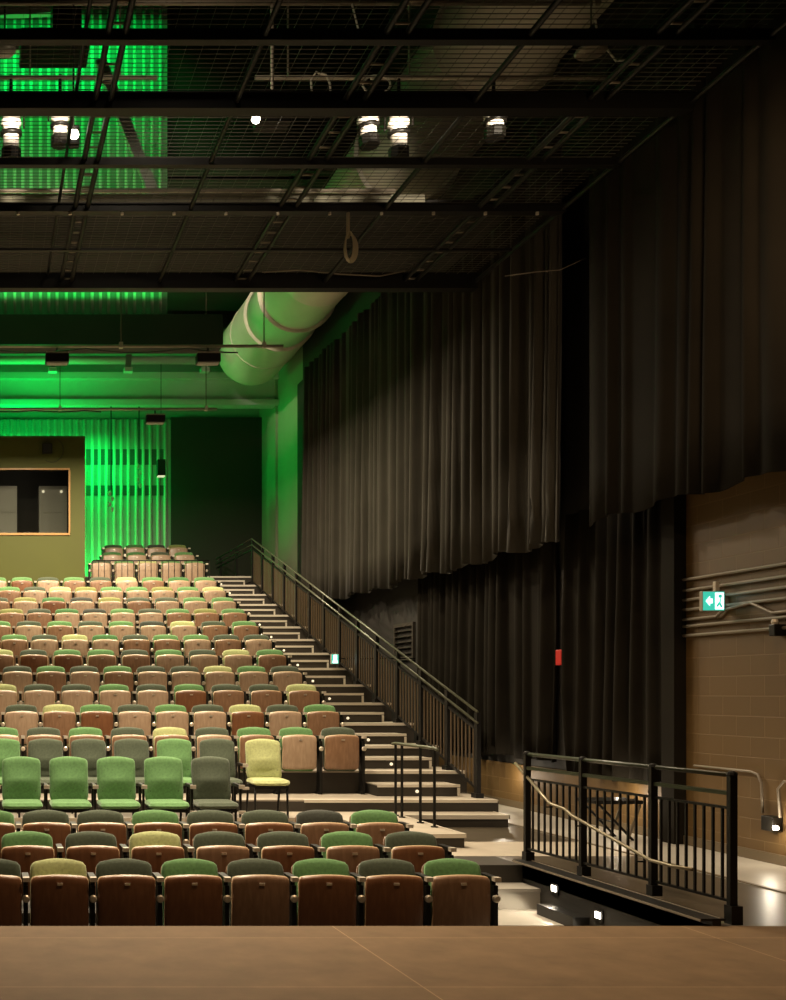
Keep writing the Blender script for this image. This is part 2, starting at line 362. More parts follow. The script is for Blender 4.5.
# box steps between tiers
for i in range(0, NT-1):
    y0 = DF+P_*i+P_/2; y1 = DF+P_*(i+1)-0.002; z0 = tier_z(i)+0.004; z1 = z0+H_/2
    x0 = 5.07 if i < 11 else 5.14
    s_ = box(x0, 6.12, y0, y1, z0, z1-0.015).build('box_step', 'riser')
    tag(s_, 'dark box step with pale nosing on the aisle stairs, %s up from the bottom' % ORD[i], 'step', 'box steps on the aisle stairs')
    box(x0, 6.12, y0, y1, z1-0.015, z1).build('tread', 'tread', s_)
    MB().box(x0, 6.13, y0-0.015, y0, z1-0.032, z1+0.004).box(6.10, 6.13, y0-0.015, y0, z0, z1-0.04).build('nosing', 'nosing', s_)
    lx = 5.58
    l_ = MB().lathe([(0.021, 0), (0.021, 0.014), (0.015, 0.02)], 10, Matrix.Translation((lx, y0-0.0, z0+0.06)) @ Matrix.Rotation(PI/2, 4, 'X')).build('step_light', 'lamp_glow', s_)

# ------------------------------------------------------------ tip-up theatre seats
SEAT = {}
def belly(m):   # moulded underside: rolls back towards its top and bottom edge
    m.v = [(x, y+0.018*((z-0.52)/0.25)**2, z) for x, y, z in m.v]; return m
def seat_meshes():
    for k in FAB:
        SEAT['back_'+k] = shear(pad(0.447, 0.56, 0.085, 0.06, arch=0.018, bend=-0.035), 0.22, -0.13, 0.30).mesh('backrest', 'fabric_'+k, True)
        SEAT['cush_'+k] = shear(pad(0.425, 0.41, 0.06, 0.05, bend=0.02), -0.03, -0.165, 0.345).mesh('seat_cushion', 'fabric_'+k, True)
    for k in 'abc':
        m = belly(shear(pad(0.445, 0.435, 0.03, 0.035, arch=0.016, bend=0.025, power=12), -0.03, -0.25, 0.33))
        SEAT['panel_'+k] = m.mesh('seat_panel', 'seat_wood_'+k, True)
    SEAT['rim'] = belly(shear(pad(0.451, 0.441, 0.022, 0.037, arch=0.016, bend=0.025, power=14), -0.03, -0.235, 0.328)).mesh('panel_edge', 'seat_edge', True)
    SEAT['shell'] = shear(pad(0.445, 0.54, 0.022, 0.06, arch=0.018, bend=-0.035, power=12), 0.22, -0.075, 0.30).mesh('back_shell', 'seat_wood_a', True)
    SEAT['plate'] = MB().box(-0.021, 0.021, -0.276, -0.25, 0.708, 0.726).mesh('number_plate', 'plate')
    m = MB().box(-0.028, 0.028, -0.20, -0.05, 0, 0.03).box(-0.016, 0.016, -0.24, -0.09, 0.03, 0.70).box(-0.016, 0.016, -0.20, 0.0, 0.5, 0.74)
    SEAT['std'] = m.mesh('arm_standard', 'black_steel')
    m = MB().box(-0.025, 0.025, -0.22, 0.0, 0.735, 0.765); SEAT['arm'] = m.mesh('armrest', 'black_steel'); SEAT['armlit'] = MB().box(-0.025, 0.025, -0.275, -0.22, 0.735, 0.768).mesh('lit_end', 'arm_metal')  # pale front end stands in for light caught by the black armrest
    SEAT['pivot'] = MB().lathe([(0.030, 0), (0.030, 0.02), (0.02, 0.028)], 12, Matrix.Translation((0, -0.235, 0.60)) @ Matrix.Rotation(PI/2, 4, 'X')).mesh('pivot_cap', 'plate')
seat_meshes()
def seat(x, y, z, col, label, group, pitch, wood_k, end=False):
    t = thing('theatre_seat', (x, y, z), label, 'seat', group)
    bk = link('backrest', SEAT['back_'+col], t); link('back_shell', SEAT['shell'], bk)
    link('seat_cushion', SEAT['cush_'+col], t)
    pn = link('seat_panel', SEAT['panel_'+wood_k], t); link('panel_edge', SEAT['rim'], pn); link('number_plate', SEAT['plate'], pn)
    for sx in ([-pitch/2] + ([pitch/2] if end else [])):
        s_ = link('arm_standard', SEAT['std'], t, (sx, 0, 0)); link('armrest', SEAT['arm'], s_); link('lit_end', SEAT['armlit'], s_); link('pivot_cap', SEAT['pivot'], s_)
    return t
MAIN = ['DGGDYDGDG', 'GDYDGDGYD', 'YDDGDGDDY', 'DGYDDGDGD', 'GYDGDGGDY', 'DDGGDEYDG', 'GDYKGDGDG', 'GOGDGKEDO', 'GGDDOKEOD', 'YGOGGOYDG', 'GEGYDGDGG']
PIT = ['GDGDGDYD', 'DGDDYDG', 'GKDDGDDG']
TOP = ['GGYGD', 'GDEE', 'OKED']
WCH = random.Random(3)
for i, (row, y, z, pitch) in enumerate(zip(PIT, (8.76, 9.6, 10.5), (-0.565, -0.455, -0.365), (0.524, 0.557, 0.524))):
    rn = ('front row of the pit', 'middle row of the pit', 'back row of the pit')[i]
    for k, c in enumerate(row):
        seat((3.712, 3.712, 3.715)[i]-k*(0.5195, 0.555, 0.520)[i], y, z, c, '%s tip-up seat, %s from the right, %s' % (FAB[c][0], ORD[k], rn), 'seats in the '+rn, pitch, WCH.choice('acc'), k == 0)  # mostly the dark woods, putting the pit's shade into the colour
for i, row in enumerate(MAIN):
    pitch = 0.557 if i % 2 == 0 else 0.524
    rn = '%s row up of the raked bank' % ORD[i] if i else 'lowest row of the raked bank'
    for k, c in enumerate(row):
        seat((4.73 if i else 4.70)-k*pitch, 14.62+P_*i, tier_z(i), c, '%s tip-up seat, %s from the aisle, %s' % (FAB[c][0], ORD[k], rn), 'seats in the '+rn, pitch, WCH.choice('aaabbbbc'), k == 0)
for i, row in enumerate(TOP):
    pitch = (0.534, 0.57, 0.525)[i]; rn = ('first', 'second', 'last')[i]+' high row'
    for k, c in enumerate(row):
        seat((4.84, 4.78, 4.78)[i]-k*pitch, 14.62+P_*(12+i), tier_z(12+i), c, '%s tip-up seat right of the booth, %s from the aisle, %s' % (FAB[c][0], ORD[k], rn), 'seats in the '+rn, pitch, 'b', k == 0)  # palest wood only, standing in for stronger light on the high rows

# loose padded chairs
CH = {}
for k in 'GDY':
    CH['back_'+k] = shear(pad(0.425, 0.47, 0.075, 0.05, arch=0.02, bend=-0.03, lumbar=0.045), 0.20, -0.10, 0.43).mesh('backrest', 'fabric_'+k, True)
    m = pad(0.435, 0.44, 0.08, 0.05, bend=0.0); m.v = [(x, -z-0.07, -y+0.42) for x, y, z in m.v]; m.f = [tuple(reversed(f)) for f in m.f]
    CH['seat_'+k] = m.mesh('seat', 'fabric_'+k, True)
CH['legf'] = MB().tube([(0, 0.02, 0.38), (0, 0, 0)], 0.014, 8).mesh('leg', 'black_steel', True)
CH['legr'] = MB().tube([(0, -0.06, 0.38), (0, 0.04, 0)], 0.014, 8).mesh('leg', 'black_steel', True)
CH['frame'] = MB().box(-0.20, 0.20, -0.47, -0.09, 0.345, 0.375).box(-0.18, -0.15, -0.13, -0.02, 0.36, 0.55).box(0.15, 0.18, -0.13, -0.02, 0.36, 0.55).mesh('seat_frame', 'black_steel')
CH['shell'] = shear(pad(0.415, 0.46, 0.02, 0.05, arch=0.02, bend=-0.03, power=12), 0.20, -0.055, 0.43).mesh('back_shell', 'black_steel', True)
CH['arm'] = MB().box(-0.016, 0.016, -0.42, -0.04, 0.60, 0.63).box(-0.012, 0.012, -0.10, -0.06, 0.38, 0.60).box(-0.012, 0.012, -0.36, -0.33, 0.36, 0.60).mesh('armrest', 'black_steel')
CH['clip'] = MB().box(-0.035, 0.035, -0.46, -0.42, 0.33, 0.36).box(-0.03, 0.03, -0.43, -0.40, 0.595, 0.635).mesh('link_clip', 'arm_metal')
def chair(x, y, z, c, label, group, arms, rz=0):
    t = thing('padded_chair', (x, y, z), label, 'chair', group, rz)
    bk = link('backrest', CH['back_'+c], t); link('back_shell', CH['shell'], bk)
    link('seat', CH['seat_'+c], t); link('seat_frame', CH['frame'], t)
    for sx in (-0.19, 0.19):
        link('leg', CH['legf'], t, (sx, -0.46, 0)); link('leg', CH['legr'], t, (sx, -0.05, 0))
    for sx in arms:
        a = link('armrest', CH['arm'], t, (sx, 0, 0)); link('link_clip', CH['clip'], a)
for k, c in enumerate('DGGGGG'):
    if 2.52-k*0.524 > -0.15: chair(2.52-k*0.524, 12.24, 0.0, c, '%s padded chair facing the stage, %s from the right of the front loose chairs' % (FAB[c][0], ORD[k]), 'front row of loose padded chairs', (-0.262, 0.262) if k == 0 else (-0.262,))
for k, c in enumerate('DGDDDG'):
    chair(2.86-k*0.524, 13.5, 0.1465, c, '%s padded chair behind the front loose chairs, %s of its row from the right' % (FAB[c][0], ORD[k]), 'rear row of loose padded chairs', (-0.262, 0.262) if k == 0 else (-0.262,))
chair(3.40, 13.42, 0.1465, 'Y', 'pale yellow-green padded chair standing alone at the right of the loose chairs', None, ())

# ------------------------------------------------------------ railings
def rail_y(y):   # floor line of the aisle stairs
    return ZF+H_*min(max((y-13.95)/P_, -0.1), 13.3)
g = thing('stair_railing', (6.27, 13.95, ZF), 'long black balustrade with double handrail climbing the right side of the aisle stairs', 'railing')
def loc(x, y, z): return (x-6.27, y-13.95, z-ZF)
NP = 14
posts = [13.95+P_*i for i in range(NP)]
for i, y in enumerate(posts):
    zf = ZF+H_*i
    MB().box(-0.025, 0.025, y-13.95-0.045, y-13.95+0.045, zf-ZF, zf-ZF+1.08).box(-0.05, 0.05, y-13.95-0.07, y-13.95+0.07, zf-ZF, zf-ZF+0.06).build('post', 'black_steel', g)
yend = posts[-1]; zend = ZF+H_*(NP-1); slope = H_/P_
for dz, r, nm in ((1.10, 0.017, 'handrail'), (0.96, 0.017, 'lower_handrail')):
    pts = [(6.25, 13.9, ZF+dz-0.01), (6.25, yend, zend+dz), (6.25, 29.5, zend+dz)]
    MB().tube([loc(*p) for p in pts], r, 8).build(nm, 'black_rail', g, True)
for dz, h in ((0.86, 0.03), (0.11, 0.03)):
    MB().bar(loc(6.27, 13.95, ZF+dz), loc(6.27, yend, zend+dz), 0.03, h).bar(loc(6.27, yend, zend+dz), loc(6.27, 29.5, zend+dz), 0.03, h).build('rail', 'black_steel', g)
for y in (27.2, 29.0):
    MB().box(-0.025, 0.025, y-13.95-0.04, y-13.95+0.04, zend-ZF+0.03, zend-ZF+1.08).build('post', 'black_steel', g)
BAL = MB().box(-0.008, 0.008, -0.008, 0.008, 0.11, 0.86).mesh('baluster', 'baluster')
for i in range(NP-1):
    for q in range(1, 8):
        y = posts[i]+P_*q/8; link('baluster', BAL, g, (0, y-13.95, (y-13.95)*slope))
# short handrail on the landing
h = thing('short_handrail', (5.0, 12.05, 0.1465), 'short black four-post handrail on the landing at the foot of the stairs', 'railing')
HX = [(0.0, 0.0), (0.0, 0.47), (-0.0, 1.02), (0.0, 1.18)]
for (x, y) in ((-0.03, 0.06), (-0.03, 0.45), (-0.03, 1.0), (-0.03, 1.2)):
    MB().tube([(x, y, 0.0), (x, y, 0.86)], 0.017, 8).lathe([(0.04, 0), (0.04, 0.012)], 10, Matrix.Translation((x, y, 0))).build('post', 'black_steel', h)
MB().tube([(-0.03, -0.02, 0.855), (-0.03, 0.06, 0.87), (-0.03, 1.2, 0.87), (-0.03, 1.3, 0.86)], 0.019, 8).build('handrail', 'black_rail', h, True)
# guard railing beside the pit
GP = [(5.13, 10.37), (5.18, 9.50), (5.226, 8.58), (5.284, 7.76)]
g = thing('guard_railing', (5.13, 10.37, 0.0), 'black steel guard railing with three bays of balusters at the right edge of the pit', 'railing')
gl = lambda x, y, z: (x-5.13, y-10.37, z)
ZB = 0.05
for i, (x, y) in enumerate(GP):
    wd = 0.026
    MB().box(x-5.13-wd, x-5.13+wd, y-10.37-0.02, y-10.37+0.02, ZB, 1.05).box(x-5.13-0.03, x-5.13+0.05, y-10.37-0.04, y-10.37+0.04, ZB if y > 7.9 else 0, 0.13).lathe([(0.036, 1.05), (0.03, 1.07), (0.012, 1.08)], 10, Matrix.Translation((x-5.13, y-10.37, 0))).build('post', 'black_steel', g)
A = GP[0]; B = GP[-1]
MB().tube([gl(*A, 1.05), gl(*B, 1.05)], 0.018, 8).build('top_rail', 'guard_rail_paint', g, True)
MB().bar(gl(*A, 0.92), gl(*B, 0.92), 0.04, 0.028).build('second_rail', 'guard_rail_paint', g)
MB().bar(gl(*A, 0.815), gl(*B, 0.815), 0.03, 0.018).build('upper_baluster_rail', 'black_steel', g)
MB().bar(gl(*A, 0.16), gl(*B, 0.16), 0.03, 0.018).build('lower_baluster_rail', 'black_steel', g)
BAL2 = MB().box(-0.008, 0.008, -0.008, 0.008, 0.16, 0.815).mesh('baluster', 'black_steel')
for a, b in zip(GP[:-1], GP[1:]):
    for q in range(1, 9):
        f = q/9; link('baluster', BAL2, g, (a[0]+(b[0]-a[0])*f-5.13, a[1]+(b[1]-a[1])*f-10.37, 0))
hp = [(5.15, 10.62, 0.95), (5.10, 9.88, 0.635), (5.10, 9.62, 0.61), (5.10, 9.50, 0.565), (5.13, 8.44, 0.345), (5.16, 8.2, 0.335), (5.17, 8.0, 0.345)]
hr = MB().tube([gl(x-0.01, y, z) for x, y, z in hp], 0.014, 8).build('sloping_handrail', 'brass', g, True)
for x, y, z in ((5.1, 9.95, 0.665), (5.1, 9.45, 0.555), (5.12, 8.6, 0.38)):
    MB().tube([gl(x-0.01, y, z-0.01), gl(x-0.01, y, z-0.07), gl(x+0.05, y, z-0.07)], 0.008, 6).build('bracket', 'black_steel', hr)
# guard before the rear block
gx0, gx1, gy = (91+17)*25.0/1100, (206+17)*25.0/1100, 24.62
g = thing('guard_railing', (gx0, gy, tier_z(11)), 'slim black guard rail in front of the high rear seat block beside the booth', 'railing')
gz = 2.94+E-tier_z(11)
MB().tube([(0, 0, gz), (gx1-gx0, 0, gz)], 0.014, 8).build('top_rail', 'black_steel', g, True)
MB().tube([(0, 0, 0.12), (gx1-gx0, 0, 0.12)], 0.012, 8).build('bottom_rail', 'black_steel', g, True)
BAL3 = MB().box(-0.007, 0.007, -0.007, 0.007, 0, gz).mesh('baluster', 'black_steel')
for q in range(21): link('baluster', BAL3, g, ((gx1-gx0)*q/20, 0, 0))

# ------------------------------------------------------------ control booth
bx1 = 2.32; by = 25.0; bt = 5.82+E
wx1 = (68.5+17)*by/1100; wz0 = (692-533)*by/1100+E; wz1 = (692-470)*by/1100+E
zb = tier_z(11)
bo = thing('control_booth', (bx1, by, zb), 'olive yellow control booth with a wide window behind the seat rows', 'booth')
BM = Matrix.Translation((-bx1, -by, -zb))
booth = MB().box(-3, bx1, by, by+0.12, zb, wz0).box(-3, bx1, by, by+0.12, wz1, bt).box(wx1, bx1, by, by+0.12, wz0, wz1)
booth.build('front_wall', 'booth_wall', bo)
box(bx1-0.12, bx1, by+0.12, by+2.4, zb, bt).build('side_wall', 'booth_wall', bo); box(-3, bx1-0.12, by+0.12, by+2.4, bt-0.12, bt).build('roof', 'booth_wall', bo)
MB().box(-3, wx1+0.03, by-0.03, by+0.1, wz1, wz1+0.04).box(-3, wx1+0.03, by-0.03, by+0.1, wz0-0.05, wz0).box(wx1, wx1+0.04, by-0.03, by+0.1, wz0, wz1).build('window_frame', 'frame_wood', bo)
MB().add([(-3, by+0.32, wz0), (wx1, by+0.32, wz0), (wx1, by+0.06, wz1), (-3, by+0.06, wz1), (-3, by+0.33, wz0), (wx1, by+0.33, wz0), (wx1, by+0.07, wz1), (-3, by+0.07, wz1)], [(0,1,2,3),(4,7,6,5),(0,4,5,1),(1,5,6,2),(2,6,7,3),(3,7,4,0)]).build('window_pane', 'glass', bo)
box(-3, bx1-0.13, by+2.3, by+2.4, zb, bt-0.12).build('back_wall', 'black_paint', bo)
box(-3, bx1-0.13, by+0.13, by+2.28, zb+0.02, zb+0.06).build('booth_floor', 'riser', bo)
for o_ in bo.children: o_.location = (-bx1, -by, -zb)
lamp('booth_lamp', 'AREA', (0.8, by+0.9, bt-0.2), 5, (1, 0.85, 0.65), 0.5, 0.2, (0.8, by+1.6, 4))
for px0, px1, y, nm in ((39, 67, 1.5, 'right'), (-8, 17, 1.5, 'left')):
    D = by+y; x0 = (px0+17)*D/1100; x1 = (px1+17)*D/1100; z1 = (692-486)*D/1100+E; z0 = zb+0.06
    c = thing('equipment_cabinet', ((x0+x1)/2, D, z0), 'grey equipment cabinet inside the booth, at the %s of its window' % nm, 'cabinet')
    W = (x1-x0)/2
    MB().box(-W, W, 0, 0.5, 0, z1-z0).build('body', 'cabinet', c)
    zz = (692-512)*D/1100+E-z0
    MB().box(-W+0.05, W-0.05, -0.02, 0, zz, z1-z0-0.06).build('door', 'cabinet', c)
    MB().box(-W+0.05, W-0.05, -0.02, 0, 0.1, zz-0.05).build('door', 'cabinet', c)
    for s_ in ((-W+0.1, W-0.14) if nm == 'right' else ()):
        MB().lathe([(0.035, 0), (0.03, 0.05)], 10, Matrix.Translation((s_, -0.02, z1-z0-0.14)) @ Matrix.Rotation(PI/2, 4, 'X')).build('indicator_lamp', 'lamp_glow', c)
sp = thing('wall_speaker', ((47+17)*by/1100, by, (692-449)*by/1100+E-0.12), 'small black square loudspeaker on the booth wall above the window', 'speaker')
bevel(MB().box(-0.11, 0.11, -0.14, -0.012, 0, 0.22).build('cabinet', 'black_steel', sp)); MB().box(-0.09, 0.09, -0.148, -0.14, 0.02, 0.2).build('grille', 'cable_black', sp); MB().box(-0.03, 0.03, -0.012, 0, 0.08, 0.14).build('bracket', 'black_steel', sp)
tag(MB().tube([((47+17)*by/1100+0.11+0.26*math.sin(a), by-0.012, bt-0.32-0.28*math.cos(a)+0.0) for a in [PI*0.0+PI*1.0*q/16 for q in range(-3, 15)]], 0.006, 5).build('speaker_cable', 'cable_black', None, True), 'thin dark cable looping beside the loudspeaker on the booth wall', 'cable')

# ------------------------------------------------------------ curtains on the right wall
def curtain(y0, y1, z0, z1, x, amp, seed, name, label, lam=0.34, hem=0.0, mt='curtain'):
    R = random.Random(seed); n = int((y1-y0)/0.018); pts = []
    # irregular pleats with flat cloth between them
    ys = []; y = -0.3
    while y < (y1-y0)+1:
        wd = lam*R.uniform(0.35, 0.8); ys.append((y, y+wd, R.uniform(0.35, 1.0))); y += wd+lam*R.choice((0.0, 0.1, 0.3, 0.9))*R.uniform(0.6, 1.2)
    def off(t):
        o = 0.06*(1+math.sin(t*9+seed))
        for a, b, h in ys:
            if a <= t < b: o += h*(0.5-0.5*math.cos(2*PI*(t-a)/(b-a)))**0.8
        return o
    zs = [0, 0.12, 0.3, 0.55, 0.8, 1.0]
    vs = []; fs = []
    for zi, f in enumerate(zs):
        for i in range(n+1):
            t = (y1-y0)*i/n
            sway = 0.05*math.sin(t*1.7+f*2.3+seed)*(1-f)
            o = off(max(0, t+sway))*amp*(1.15-0.35*f)
            vs.append((x-o, y0+t, z0+(z1-z0)*f+(hem*math.sin(t*2.1+seed)*0.5+hem*math.sin(t*5.3) if f == 0 else 0)))
    N = n+1
    for zi in range(len(zs)-1):
        for i in range(n):
            a = zi*N+i; fs.append((a, a+N, a+N+1, a+1))
    o = MB().add(vs, fs).build(name, mt, None, True)
    m = o.modifiers.new('solid', 'SOLIDIFY'); m.thickness = 0.008; m.offset = 1
    tag(o, label, 'curtain')
    return o
curtain(13.5, 24.25, 3.49, 8.7, 7.14, 0.20, 5, 'stage_curtain', 'long black pleated curtain high on the right wall behind the stairs', 0.27, 0.04)
curtain(6.2, 12.85, 3.60, 8.7, 7.10, 0.10, 9, 'stage_curtain', 'black curtain high on the right wall above the exit sign', 0.5, 0.03, 'curtain_dark')
curtain(14.35, 18.9, 0.72, 3.9, 7.525, 0.16, 12, 'stage_curtain', 'lower black curtain along the right wall below the long pleated one', 0.30, 0.02, 'curtain_dark')
curtain(12.02, 14.05, 0.62, 3.9, 7.525, 0.16, 15, 'stage_curtain', 'lower black curtain behind the guard railing, next to the block wall', 0.28, 0.02, 'curtain_dark')
struct(box(7.40, XW, 11.78, 12.0, 0.005, 3.9).build('trim_9', 'curtain_dark'))
o = tag(MB().box(7.42, XW, 14.12, 14.26, 1.98, 2.18).build('alarm_box', 'red_plastic'), 'small red alarm box in the gap between the lower curtains', 'alarm'); bevel(o)
struct(box(XW-0.02, XW, 11.9, 19, 0.1, 0.62).build('trim_11', 'block'))
# louvre vent on dark wall
v = thing('wall_vent', (XW, 19.6, 2.2), 'dark louvred vent on the wall behind the stair railing', 'vent')
MB().box(-0.05, 0, -0.45, 0.45, 0, 0.06).box(-0.05, 0, -0.45, 0.45, 0.6, 0.66).box(-0.05, 0, -0.45, -0.40, 0.06, 0.6).box(-0.05, 0, 0.40, 0.45, 0.06, 0.6).build('frame', 'riser', v)
for q in range(5): MB().bar((-0.03, -0.40, 0.12+q*0.1), (-0.03, 0.40, 0.12+q*0.1), 0.05, 0.012).build('slat', 'riser', v)

# conduits on the block wall
RX = XW-0.03
conds = [0.160, 0.1445, 0.131, 0.117, 0.103, 0.0935, 0.0802]
for k, r_ in enumerate(conds):
    z = r_*XW*0.996+E; ya, yb_ = 11.78, 6.0
    lab = 'thin conduit on the block wall by the exit sign, %s of seven' % ['topmost', 'second from top', 'third from top', 'middle', 'third from bottom', 'second from bottom', 'lowest'][k]
    if k == 2: pts = [(RX, ya, z), (RX, yb_, z)]
    elif k == 4: pts = [(RX, ya, z), (RX, 11.25, z), (RX, 11.15, z+0.06), (RX, 10.75, z+0.1), (RX, 10.45, z-0.02), (RX, 10.4, z-0.02), (RX, yb_, z-0.02)]
    else: pts = [(RX, ya, z), (RX, yb_, z)]
    tag(MB().tube(pts, 0.016, 8).build('wall_conduit', 'grey_pipe', None, True), lab, 'conduit', 'conduits on the block wall')
for y in (10.35, 10.1):
    b_ = thing('conduit_fitting', (XW, y, 0.086*XW+E-0.06), 'small junction fitting under the conduits right of the exit sign, %s one' % ('left' if y > 10.2 else 'right'), 'junction box')
    bevel(MB().box(-0.11, 0, -0.04, 0.04, -0.06, 0.05).build('box', 'black_steel', b_)); MB().lathe([(0.022, 0), (0.03, 0.03), (0.022, 0.06)], 10, Matrix.Translation((-0.08, 0, 0.04))).build('connector', 'arm_metal', b_)
# lower conduit bending to a lamp
zc = E-0.078*XW*1.0; zc = (692-790.5)*8.2/1100*1.0+E if False else 0.86
pipe = MB().tube([(RX, 11.6, 0.86), (RX, 10.75, 0.86), (RX, 10.65, 0.84), (RX, 10.60, 0.76), (RX, 10.58, 0.47)], 0.012, 8).build('wall_conduit', 'grey_pipe', None, True)
tag(pipe, 'pale conduit bending down to the small lamp on the block wall', 'conduit')
tag(MB().tube([(RX, 10.35, 0.45), (RX, 10.38, 0.72), (RX, 10.3, 0.80), (RX, 8.0, 0.80)], 0.012, 8).build('wall_conduit', 'grey_pipe', None, True), 'conduit rising from the small wall lamp and running towards the stage', 'conduit')
wl = thing('wall_lamp', (XW, 10.42, 0.30), 'small lit floor-washing lamp on the block wall behind the railing', 'lamp')
bevel(MB().box(-0.10, 0, -0.07, 0.09, 0.02, 0.16).build('housing', 'black_steel', wl)); MB().lathe([(0.024, 0), (0.02, 0.03)], 12, Matrix.Translation((-0.09, -0.085, 0.06)) @ Matrix.Rotation(PI/2, 4, 'X')).build('lens', 'lamp_hot', wl)
lamp('wall_lamp_light', 'POINT', (XW-0.16, 10.3, 0.36), 5, (1, 0.86, 0.66), 0.03)
lamp('wall_lamp_light', 'POINT', (XW-0.25, 12.6, 0.45), 7, (1, 0.86, 0.66), 0.03)
lamp('wall_lamp_light', 'POINT', (XW-0.25, 15.4, 0.45), 7, (1, 0.86, 0.66), 0.03)
# step lights on the pit wall
for k, (y, z, pw) in enumerate(((9.8, -0.12, 3.0), (9.1, -0.215, 3.0))):
    l_ = thing('step_lamp', (5.1, y, z), 'small bright step lamp in the dark pit wall, %s one' % ('farther' if k == 0 else 'nearer'), 'lamp', 'step lamps in the pit wall')
    MB().box(-0.012, 0, -0.06, 0.06, -0.05, 0.05).build('housing', 'black_steel', l_); MB().box(-0.02, -0.012, -0.035, 0.035, -0.02, 0.03).build('lens', 'lamp_hot', l_)
    lamp('step_lamp_light', 'SPOT', (5.05, y, z), pw*4, (1, 0.88, 0.68), 0.02, None, (4.4, y, -0.9), 120, 0.5)
# exit signs
def exit_sign(x, y, z, w_, h_, label, arrow=True):
    s_ = thing('exit_sign', (x, y, z), label, 'sign')
    bevel(MB().box(-w_/2, w_/2, 0, 0.05, -h_/2, h_/2).build('case', 'sign_case', s_), 0.005)
    MB().box(-w_/2+0.006, w_/2-0.006, -0.004, 0, -h_/2+0.006, h_/2-0.006).build('face', 'sign_green', s_)
    pc = MB()
    if arrow:
        # door panel at right, running figure and arrow at left
        pc.box(w_*0.06, w_*0.44, -0.008, -0.004, -h_*0.42, h_*0.42)
        cx, cz = -w_*0.2, 0.0
        pc.add([(cx-0.17*w_, -0.008, cz), (cx+0.02*w_, -0.008, cz+0.26*h_), (cx+0.02*w_, -0.008, cz-0.26*h_), (cx+0.14*w_, -0.008, cz+0.12*h_), (cx+0.14*w_, -0.008, cz-0.12*h_), (cx+0.02*w_, -0.008, cz+0.12*h_), (cx+0.02*w_, -0.008, cz-0.12*h_)], [(0, 2, 1), (5, 6, 4, 3)])
        pc.build('pictogram', 'sign_white', s_)
        rm = MB().lathe([(0.018, 0), (0.018, 0.003)], 12, Matrix.Translation((w_*0.27, -0.008, h_*0.24)) @ Matrix.Rotation(PI/2, 4, 'X'))
        rm.bar((w_*0.27, -0.0095, h_*0.14), (w_*0.24, -0.0095, -h_*0.08), 0.004, 0.03)
        rm.bar((w_*0.24, -0.0095, -h_*0.08), (w_*0.34, -0.0095, -h_*0.32), 0.004, 0.018); rm.bar((w_*0.24, -0.0095, -h_*0.08), (w_*0.13, -0.0095, -h_*0.28), 0.004, 0.018)
        rm.build('running_figure', 'sign_green', s_)
    else:
        pc.box(-w_*0.22, w_*0.25, -0.008, -0.004, -h_*0.1, h_*0.42).box(-w_*0.32, w_*0.34, -0.008, -0.004, -h_*0.42, -h_*0.16).build('pictogram', 'sign_white', s_)
    return s_
sg = exit_sign((713.5+17)*11.1/1100, 11.1, (692-601)*11.1/1100+E, 0.225, 0.20, 'lit green and white exit sign with arrow and running figure on the block wall')
MB().box(0.1125, XW-(713.5+17)*11.1/1100, 0.01, 0.04, -0.02, 0.04).build('arm', 'sign_case', sg); MB().box(0.02, 0.06, 0.0, 0.04, 0.10, 0.2).build('conduit_stub', 'arm_metal', sg)
sg = exit_sign((335+17)*19.0/1100, 19.0, (692-659)*19.0/1100+E, 0.13, 0.17, 'small lit green exit sign beyond the stair railing', False)
MB().box(0.0, 1.4, 0.02, 0.04, 0.0, 0.02).build('arm', 'black_steel', sg)
# low stool behind the railing
tb = thing('folding_stool', (6.98, 12.25, 0.005), 'low black cross-legged folding stool by the curtain behind the guard railing', 'stool')
bevel(MB().box(-0.27, 0.27, -0.2, 0.2, 0.40, 0.44).build('seat', 'black_steel', tb), 0.006)
for y in (-0.17, 0.17):
    lg = MB().tube([(-0.22, y, 0.40), (0.16, y, 0.0)], 0.014, 6).build('leg', 'black_steel', tb); MB().tube([(0.24, y, 0.40), (0.10, y, 0.0)], 0.014, 6).build('leg', 'grey_pipe', tb)
MB().tube([(-0.03, -0.17, 0.2), (-0.03, 0.17, 0.2)], 0.01, 6).build('stretcher', 'black_steel', tb)

# ------------------------------------------------------------ round duct
rt = 268/340
dz0 = 8.4; dx = dz0*rt; rd = 34/433*math.hypot(dx, dz0); Df = dz0*1100/340
d = thing('round_duct', (dx, Df, dz0+E-rd), 'large round cream ventilation duct running along under the roof, lit green', 'duct')
ax = Matrix.Translation((0, 0, rd)) @ Matrix.Rotation(PI/2, 4, 'X')
MB().lathe([(rd*0.97, 0), (rd, 0.04), (rd, 0.10), (rd*0.985, 0.12), (rd*0.985, 2.7), (rd*0.99, 2.71), (rd*0.99, 2.74)], 40, ax).build('end_section', 'duct', d, True)
MB().lathe([(rd*0.92, 2.75), (rd*0.92, 5.4), (rd*0.93, 5.41), (rd*0.93, 5.44), (rd*0.92, 5.48), (rd*0.92, 18)], 40, ax).build('long_section', 'duct', d, True)
for y in (1.4, 4.0, 6.5, 10, 13):
    MB().lathe([(rd*0.99, y), (rd*1.004, y+0.005), (rd*1.004, y+0.03), (rd*0.99, y+0.035)], 40, ax).build('strap', 'duct', d, True)
    MB().tube([(0, -y, 2*rd), (0, -y, (ZT if y > 7 else 11.19)-(dz0+E-rd))], 0.012, 6).build('hanger_rod', 'black_steel', d)

